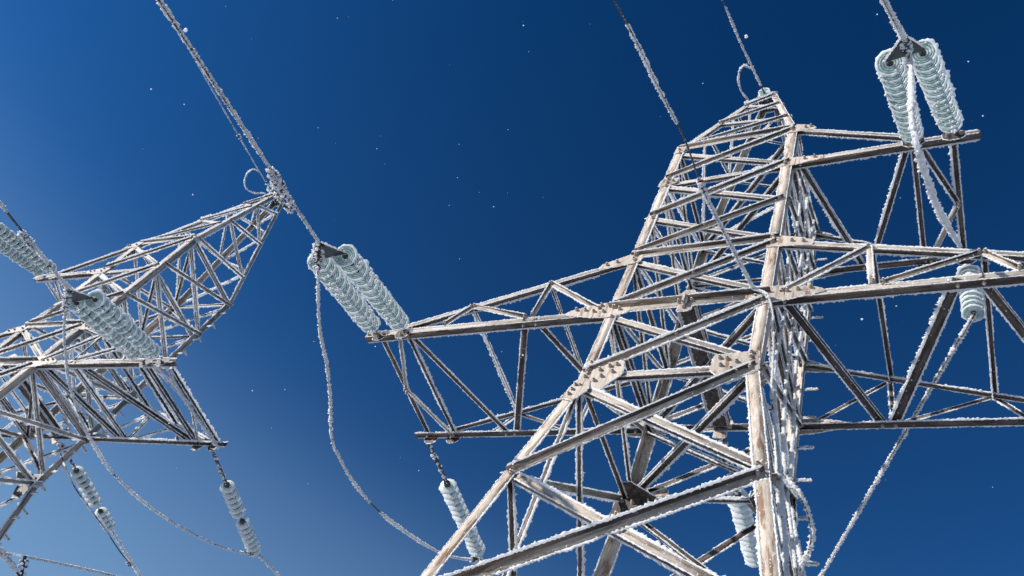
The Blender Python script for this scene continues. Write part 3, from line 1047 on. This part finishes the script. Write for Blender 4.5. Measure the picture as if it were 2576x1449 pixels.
def yoke(P_list, apex, label):
    """dark forged yoke plate joining the strings to the conductor"""
    a, b = P_list
    c = (a + b + apex) / 3
    nrm = (b - a).cross(apex - a).normalized()
    e1 = (b - a).normalized()
    e2 = nrm.cross(e1)
    if e2.dot(apex - a) < 0:
        e2 = -e2
    m = .035
    pts = [a - e1 * m - e2 * .02, b + e1 * m - e2 * .02, b + e1 * m * .6 + e2 * m, apex + e1 * m + e2 * .02, apex - e1 * m + e2 * .02, a - e1 * m * .6 + e2 * m]
    k = len(pts)
    v = [p - nrm * .009 for p in pts] + [p + nrm * .009 for p in pts]
    f = [tuple(range(k))[::-1], tuple(range(k, 2 * k))] + [(i, (i + 1) % k, k + (i + 1) % k, k + i) for i in range(k)]
    o = link("yoke_plate", py_mesh("yoke_plate", v, f, M_CAP), None, None, label=label, category="yoke plate", group="yoke plates joining strings and conductor")
    g = Geo()
    for i in range(k):
        A, B = pts[i], pts[(i + 1) % k]
        if (B - A).length > .02:
            out = ((A + B) / 2 - c).normalized()
            frost_edge(g, A, B, out, nrm, .012, .018)
    link("frost", g.mesh("frost", M_FROST), o, None, kind="stuff")
    return o


def clamp(P, D, label, n=5, L=0.26, mat=None, r=.034):
    """bolted tension clamp: ribs across a short body"""
    q = D.normalized().to_track_quat('Z', 'Y').to_matrix().to_4x4()
    root = link("cable_clamp", None, None, None, label=label, category="clamp", group="cable clamps crusted with rime")
    root.matrix_world = Matrix.Translation(P) @ q
    g = Geo(); tube(g, np.array([(0, 0, -.02), (0, 0, L)]), .018, 8)
    link("clamp_body", g.mesh("clamp_body", M_CAP), root, Matrix.Identity(4))
    for i in range(n):
        z = L * (i + .5) / n
        g = Geo()
        a = np.linspace(0, 2 * math.pi, 11)
        tube(g, np.stack([r * np.cos(a), r * 1.2 * np.sin(a), np.full(11, z)], 1), .009, 6)
        u = link("u_bolt", g.mesh("u_bolt", mat or M_CAP), root, Matrix.Identity(4))
        g = Geo()
        m = 9
        an = rng.random(m) * 2 * math.pi
        lumps(g, np.stack([1.15 * r * np.cos(an), 1.3 * r * np.sin(an), z + .01 * rng.normal(size=m)], 1), .010 + .012 * rng.random(m))
        link("frost", g.mesh("frost", M_FROST), u, Matrix.Identity(4), kind="stuff")
    return root


def damper(P, D, up, label, L=.42, w=.05):
    """long open loop of a spiral clamp hanging beside the conductor"""
    D = D.normalized(); s = (up - D * up.dot(D)).normalized()
    root = link("vibration_damper", None, None, None, label=label, category="damper", group="open loop dampers on the conductor")
    root.location = P
    t = np.linspace(0, 2 * math.pi, 22)
    pts = [D * float(.5 * L * math.cos(a)) + s * float(w + w * math.sin(a)) for a in t]
    g = Geo(); tube(g, np.array([tuple(p) for p in pts]), .014, 6)
    o = link("loop", g.mesh("loop", M_WIRE), root, Matrix.Identity(4))
    g = Geo()
    m = 120
    idx = rng.random(m) * 2 * math.pi
    C = np.array([tuple(D * float(.5 * L * math.cos(a)) + s * float(w + w * math.sin(a))) for a in idx]) + rng.normal(size=(m, 3)) * .010
    lumps(g, C, .009 + .013 * rng.random(m), 1.4)
    link("frost", g.mesh("frost", M_FROST), o, Matrix.Identity(4), kind="stuff")


def tower_point(tw, x, y, z):
    M = Matrix.Translation(tw.root.location) @ Matrix.Rotation(tw.root.rotation_euler[2], 4, 'Z')
    return M @ V(x, y, z)


GS = "glass insulator strings of the pylons"
# ---- nearer pylon, lower left arm, near strings (run up over the camera)
pa = V(-4.00, -.90, 8.57); pb = V(-3.56, -.90, 8.57)
a1 = far_end(pa, (797, 650), 2.2, False)
b1 = far_end(pb, (862, 636), 2.2, False)
insulator_string(pa, a1, 12, "left string of the middle pair on the nearer pylon's lower left arm", GS, link0=.14)
insulator_string(pb, b1, 12, "right string of the middle pair on the nearer pylon's lower left arm", GS, link0=.14)
D1 = ((a1 + b1) / 2 - (pa + pb) / 2).normalized()
yk1 = along((a1 + b1) / 2, D1, (803, 612))
e_left = far_end(V(-3.92, .90, 8.42), (1203, 1388), 3.15, True)
yoke((a1, b1), yk1, "dark yoke plate between the middle pair of glass strings and the rimed conductor")
cD = along(yk1, D1, (400, 0)); cD2 = yk1 + (cD - yk1) * 1.25
rimed_cable("conductor", [yk1, yk1.lerp(cD, .5), cD, cD2], "thick rimed conductor slanting from the top left edge down to the middle glass strings", "power line", .011, .015, .35, .03)
for uv, lab in (((690, 462), "upper rimed loop damper on the conductor beside the farther pylon's peak"), ((722, 497), "lower rimed loop damper on the conductor beside the farther pylon's peak")):
    Pd = along(yk1, cD - yk1, uv)
    damper(Pd, cD - yk1, ray(700, 470).cross(cD - yk1) * (1 if uv[0] < 700 else -1), lab, .36, .030)
clamp(yk1, in_plane(yk1, e_left, (800, 690)) - yk1, "ribbed clamp on the jumper just under the middle yoke plate", 5, .26)

# far string of that arm
pf = V(-3.92, .90, 8.42)
e = far_end(pf, (1203, 1388), 3.15, True)
insulator_string(pf, e, 13, "single glass string below the nearer pylon's lower left arm, half hidden behind its leg", GS, link0=1.0)
rimed_cable("conductor", [e, along(e, e - pf, (1225, 1449)), along(e, e - pf, (1262, 1560))], "short rimed conductor at the bottom edge below the single string by the left leg", "power line", .014, .03)
jl = [yk1] + [in_plane(yk1, e, uv) for uv in ((800, 690), (801, 770), (806, 840), (822, 920), (831, 1010), (834, 1100), (858, 1160), (898, 1225), (958, 1290), (1030, 1345), (1100, 1387), (1150, 1403), (1190, 1408))]
rimed_cable("jumper_cable", jl, "long rimed jumper looping down from the middle glass strings to the bottom of the photo", "jumper cable", .010, .017, .7, .1)
clamp(jl[-1] - (jl[-1] - jl[-2]).normalized() * .05, (jl[-1] - jl[-2]), "ribbed jumper clamp at the foot of the single glass string", 5, .24)

# ---- nearer pylon, upper arm
pa = V(2.27, -.90, 11.70); pb = V(2.70, -.90, 11.70)
a1 = far_end(pa, (2236, 150), 2.75, False)
b1 = far_end(pb, (2318, 125), 2.75, False)
insulator_string(pa, a1, 13, "left string of the top right pair, passing behind the thick jumper", GS, link0=.10)
insulator_string(pb, b1, 13, "right string of the top right pair, ending above the upper arm's tip", GS, link0=.22)
D2 = ((a1 + b1) / 2 - (pa + pb) / 2).normalized()
yk2 = along((a1 + b1) / 2, D2, (2274, 100))
yoke((a1, b1), yk2, "dark yoke plate at the top of the pair of strings in the upper right corner")
cU = along(yk2, D2, (2224, 0)); cU2 = yk2 + (cU - yk2) * 1.8
rimed_cable("conductor", [yk2, cU, cU2], "rimed conductor leaving the top edge above the strings in the upper right corner", "power line", .013, .020)
clamp(yk2, -D2, "ribbed clamp at the top right yoke plate", 5, .26)
# far string of the upper arm, hanging behind
pf2 = V(2.72, .92, 11.60)
e2 = along(pf2, V(0, 0, -1), (2450, 792))

insulator_string(pf2, e2, 10, "glass string seen end on behind the nearer pylon's lower right arm", GS, link0=.14)
jr = [yk2] + [in_plane(yk2, e2, uv) for uv in ((2288, 150), (2292, 210), (2292, 280), (2298, 330), (2308, 380), (2330, 450), (2362, 530), (2400, 595), (2430, 650), (2446, 710), (2436, 780))]
rimed_cable("jumper_cable", jr[:-2] + [e2], "thick rimed jumper passing in front of the upper right arm", "jumper cable", .011, .022, 1.3, .04)
lf = along(e2, V(.0, 1, -.25), (2065, 1449))
rimed_cable("conductor", [e2, e2.lerp(lf, .5), lf, e2 + (lf - e2) * 1.2], "evenly rimed conductor slanting from behind the right arm to the bottom edge", "power line", .016, .022, .8, .0)

# ---- nearer pylon, body strings and cables
pb0 = V(0.02, .9, 8.48)
e3 = far_end(pb0, (1897, 1412), 3.3, True)
insulator_string(pb0, e3, 12, "glass string seen through the nearer pylon's body beside its right leg", GS, link0=1.35)
wc0 = V(.70, -.95, 8.60)
wcE = at_dist(1545, 0, 7.2)
wcm = wc0.lerp(wcE, .5)
wc = [wc0] + [CAM_POS + ray(u, v_) * ((wc0 - CAM_POS).length * (1 - t) + 7.0 * t) for (u, v_, t) in ((1850, 640, .13), (1770, 480, .38), (1722, 350, .55), (1655, 220, .73), (1595, 95, .88), (1545, 0, 1.0))]
wc.append(wc[-1] + (wc[-1] - wc[-2]) * .7)
rimed_cable("shield_wire", wc, "thin ragged rimed wire crossing the nearer pylon's front from the top edge", "wire", .009, .019, .9, .22)
clamp(wc[2], (wc[3] - wc[2]), "small rusty clamp on the thin wire in front of the nearer pylon", 3, .12, M_RUSTY, .024)
sup = [wc0 + V(0, 0, 0), V(.86, -.98, 8.40), V(.94, -.93, 8.05), V(.95, -.80, 7.6), V(.98, -.78, 7.1), V(1.10, -.85, 6.4), V(1.22, -.95, 5.6), V(1.36, -1.1, 4.6)]
rimed_cable("down_lead", sup, "rimed cable running down beside the nearer pylon's front right leg", "cable", .008, .012, .9, .2)
for k, (ox, oy) in enumerate(((.0, -.45), (.02, -.1), (.02, .3))):
    pts = [V(HW + .03 + ox, oy, z) if z > 7.386 else V(half(z) + .04 + ox, oy * half(z) / HW, z) for z in (12.2, 11, 10, 9, 8, 7, 6, 5, 4)]
    pts = [p + V(.02 * math.sin(p.z * 3 + k), .03 * math.cos(p.z * 2.3 + k), 0) for p in pts]
    rimed_cable("down_lead", pts, ["rimed cable down the right face nearest the front leg", "rimed cable down the middle of the right face", "rimed cable down the right face nearest the rear leg"][k] + " of the nearer pylon", "cable", .010, .014, .7, .2, group="cables down the right face")
lp = [at_dist(u, v_, d) for (u, v_, d) in ((1940, 1130, 7.5), (1975, 1200, 7.4), (2010, 1240, 7.3), (2033, 1290, 7.3), (2044, 1340, 7.3), (2036, 1385, 7.35), (2015, 1430, 7.4), (2005, 1480, 7.5))]
rimed_cable("cable_loop", lp, "thick rimed cable loop bulging out right of the nearer pylon's legs at the bottom", "cable", .011, .024, 1.0, .12)

# ---- shield wire, peak of the nearer pylon
pk = V(0.0, .0, 16.41)
sw = far_end(pk, (1905, 198), .75, False)
s1 = along(sw, V(-.02, -1, .22), (1826, 20))
insulator_string(pk, sw.lerp(pk, .30) , 1, "single small glass disc above the nearer pylon's peak", None, link0=.12, link1=.05, scale=.8)
rimed_cable("shield_wire", [sw.lerp(pk, .30), along(sw, V(-.02, -1, .22), (1862, 105)), s1, s1 + (s1 - sw) * .5], "rimed shield wire rising from the nearer pylon's peak to the top edge", "wire", .009, .024, 1.0, .1)
lo = along(sw, V(-.02, -1, .22), (1888, 172))
lpts = [lo] + [CAM_POS + ray(u, v_) * (lo - CAM_POS).length * k for (u, v_, k) in ((1872, 165, 1.0), (1860, 180, 1.005), (1858, 205, 1.01), (1866, 232, 1.02), (1882, 252, 1.03))] + [V(-.30, -.3, 15.75)]
rimed_cable("bonding_loop", lpts, "thin curved rimed loop left of the nearer pylon's peak", "cable", .008, .020, 1.0, .1)

# ---- farther pylon: shield wire and loop on its peak
pk = tower_point(far, .02, 0, 16.41)
sw = far_end(pk, (660, 447), .8, False)
dd = V(-.0, -1, .12)
q1 = along(sw, dd, (605, 350)); q2 = along(sw, dd, (405, 0))
insulator_string(pk, pk.lerp(sw, .8), 1, "single small glass disc above the farther pylon's peak", None, link0=.2, link1=.1, scale=.8)
rimed_cable("shield_wire", [pk.lerp(sw, .8), q1, q2, q2 + (q2 - q1) * .3], "thin rimed shield wire running down beside the thick conductor to the farther pylon's peak", "wire", .009, .012, .4, .06)
ld = (sw - CAM_POS).length
rimed_cable("bonding_loop", [CAM_POS + ray(u, v_) * ld for u, v_ in ((655, 434), (637, 426), (622, 436), (615, 456), (620, 475), (640, 486), (664, 486))] + [tower_point(far, -.1, -.15, 16.2)], "round thin rimed loop left of the farther pylon's peak", "cable", .009, .018, .8, .0)
clamp(q1, (q2 - q1), "small rimed clamp on the thin wire above the farther pylon's peak", 2, .12, None, .03)

# ---- farther pylon: lower right arm, near pair of strings
pa = tower_point(far, 3.40, -.92, 8.56); pb = tower_point(far, 3.80, -.92, 8.56)
a1 = far_end(pa, (185, 757), 2.35, False); b1 = far_end(pb, (232, 748), 2.35, False)
insulator_string(pa, a1, 12, "left string of the overlapping pair in front of the farther pylon", GS, link0=.16)
insulator_string(pb, b1, 12, "right string of the overlapping pair in front of the farther pylon", GS, link0=.16)
D3 = ((a1 + b1) / 2 - (pa + pb) / 2).normalized()
yk3 = along((a1 + b1) / 2, D3, (172, 728))
yoke((a1, b1), yk3, "dark yoke plate over the pair of strings in front of the farther pylon")
c3 = along(yk3, D3, (0, 512))
rimed_cable("conductor", [yk3, yk3.lerp(c3, .5), c3, yk3 + (c3 - yk3) * 1.3], "thick rimed conductor coming in at the left edge above the farther pylon", "power line", .012, .022)

damper(along(yk3, c3 - yk3, (76, 603)), c3 - yk3, -ray(70, 600).cross(c3 - yk3), "rimed loop damper on the conductor at the left edge", .36, .022)
# far string, with a gap between its two halves
pf = tower_point(far, 3.92, .92, 8.42)
e4 = far_end(pf, (642, 1388), 3.6, True)
insulator_string(pf, e4, 13, "lower glass string in two halves hanging off the farther pylon's right arm tip", GS, gaps=(6,), link0=1.0)
rimed_cable("conductor", [e4, along(e4, e4 - pf, (700, 1449)), along(e4, e4 - pf, (770, 1540))], "rimed conductor leaving the bottom edge under the two part string", "power line", .014, .028)
j3 = [yk3] + [in_plane(yk3, e4, uv) for uv in ((163, 790), (161, 850), (168, 930), (172, 960), (190, 1020), (214, 1080), (240, 1125), (275, 1180), (328, 1235), (390, 1285), (452, 1325), (530, 1365), (585, 1385), (628, 1392))]
rimed_cable("jumper_cable", j3, "rimed jumper looping from the farther pylon's strings to the two part string", "jumper cable", .010, .020, .8, .08)
clamp(yk3, j3[1] - yk3, "ribbed clamp on the jumper in front of the farther pylon", 5, .26)
clamp(j3[-1], j3[-1] - j3[-2], "ribbed jumper clamp at the foot of the two part glass string", 5, .24)
# slack rimed rope across the arm end
pA, pB = tower_point(far, 4.05, -.8, 8.45), tower_point(far, 4.05, .85, 8.45)
rimed_cable("bonding_cable", [pA] + [in_plane(pA, pB, uv) for uv in ((440, 968), (478, 1028))] + [pB], "rimed cable joining the two tips of the farther pylon's right arm", "cable", .012, .032, 1.3, .05)
# body string
pb0 = tower_point(far, .15, .9, 8.46)
e5 = far_end(pb0, (277, 1328), 3.5, True)
insulator_string(pb0, e5, 11, "glass string with a gap right of the farther pylon's lower leg", GS, gaps=(7,), link0=.95)
l5 = along(e5, e5 - pb0, (352, 1449))
rimed_cable("conductor", [e5, e5.lerp(l5, .5), l5, e5 + (l5 - e5) * 1.3], "rimed conductor leaving the bottom edge below the string by the farther pylon's leg", "power line", .014, .034)
w5 = [pb0 + V(-.1, 0, 0)] + [CAM_POS + ray(u, v_) * d for u, v_, d in ((182, 1215, 14.4), (262, 1328, 15.8), (300, 1385, 16.4), (322, 1412, 16.6))]
rimed_cable("thin_wire", w5, "thin wire running behind the string by the farther pylon's leg", "wire", .010, .010, .3, .45)
clamp(along(e5, e5 - pb0, (322, 1412)), e5 - pb0, "dark clamp on the conductor at the bottom left", 3, .22)
# upper left arm strings
pa = tower_point(far, -2.27, -.92, 11.70); pb = tower_point(far, -2.70, -.92, 11.70)
a1 = far_end(pa, (-8, 572), 2.4, False); b1 = far_end(pb, (-40, 588), 2.4, False)
insulator_string(pa, a1, 13, "right string of the pair cut by the left edge above the farther pylon", GS, link0=.12)
insulator_string(pb, b1, 13, "left string of the pair cut by the left edge above the farther pylon", GS, link0=.12)
# string seen through the body
pf = tower_point(far, -2.7, .9, 11.6)
s0, s1_ = far_end(pf, (160, 880), .8, True), None
s0 = tower_point(far, .9, .4, 10.0)
s0 = along(s0, V(0, 0, 1), (160, 878))
s1_ = far_end(s0, (104, 910), 1.5, True)
insulator_string(s0, s1_, 9, "short glass string seen through the farther pylon's body above its lower arm", GS)
rimed_cable("link_wire", [s0, along(s0, V(.3, -.2, .6), (172, 850))], "short rimed link above the string inside the farther pylon", "wire", .012, .03)
rimed_cable("link_wire", [s1_, tower_point(far, .2, .8, 8.7)], "short rimed link below the string inside the farther pylon", "wire", .012, .03)
# bottom left corner wires
d0 = 11.0
rimed_cable("conductor", [at_dist(-40, 1350, d0), at_dist(0, 1385, d0), at_dist(52, 1452, d0), at_dist(90, 1500, d0)], "rimed conductor crossing the bottom left corner", "power line", .014, .034)
rimed_cable("thin_wire", [at_dist(-30, 1386, 11), at_dist(20, 1393, 11.1), at_dist(62, 1400, 11.2), at_dist(170, 1422, 11.8), at_dist(290, 1449, 12.5), at_dist(420, 1482, 13.4)], "thin rimed wire running along the bottom left edge", "wire", .010, .014, .5, .0)
clamp(at_dist(62, 1403, 11.1), ray(55, 1440) - ray(62, 1403), "small hanging clamp in the bottom left corner", 3, .2)

# ---- drifting snow flakes
g = Geo()
big = [(2168, 803, 5, .010), (1877, 92, 4, .011), (467, 76, 3, .009), (635, 983, 6, .006), (717, 980, 6, .004), (1278, 326, 6, .004), (1151, 447, 6, .004), (948, 374, 6, .004), (2255, 770, 6, .006), (1130, 517, 6, .004), (1262, 885, 6, .004), (1486, 1283, 6, .005), (485, 490, 4, .005), (1242, 520, 4, .004), (2436, 155, 4, .004), (1330, 130, 6, .003), (1768, 210, 6, .003), (2207, 36, 5, .005), (1768, 210, 5, .004)]
C, R = [], []
for (u, v_, d, r) in big:
    C.append(tuple(at_dist(u, v_, d))); R.append(r * .8)
n = 90
for i in range(n):
    u, v_ = rng.random() * 3000 - 200, rng.random() * 1800 - 150
    d = 3 + 9 * rng.random()
    C.append(tuple(at_dist(u, v_, d))); R.append(.0016 + .0024 * rng.random() ** 3)
lumps(g, np.array(C), np.array(R))
M_FLAKE, fnt, fp = new_mat("snow_crystal")
fp.inputs["Base Color"].default_value = (0.93, 0.94, 0.96, 1); fp.inputs["Roughness"].default_value = 0.4
ftr = node(fnt, "ShaderNodeBsdfTranslucent"); ftr.inputs[0].default_value = (0.95, 0.96, 1.0, 1)
fmx = node(fnt, "ShaderNodeMixShader"); fmx.inputs[0].default_value = 0.6
fnt.links.new(fp.outputs[0], fmx.inputs[1]); fnt.links.new(ftr.outputs[0], fmx.inputs[2])
fnt.links.new(fmx.outputs[0], fnt.nodes["Material Output"].inputs[0])
link("snowflakes", g.mesh("snowflakes", M_FLAKE), None, None, kind="stuff", label="fine snow crystals drifting in the blue air", category="snow")
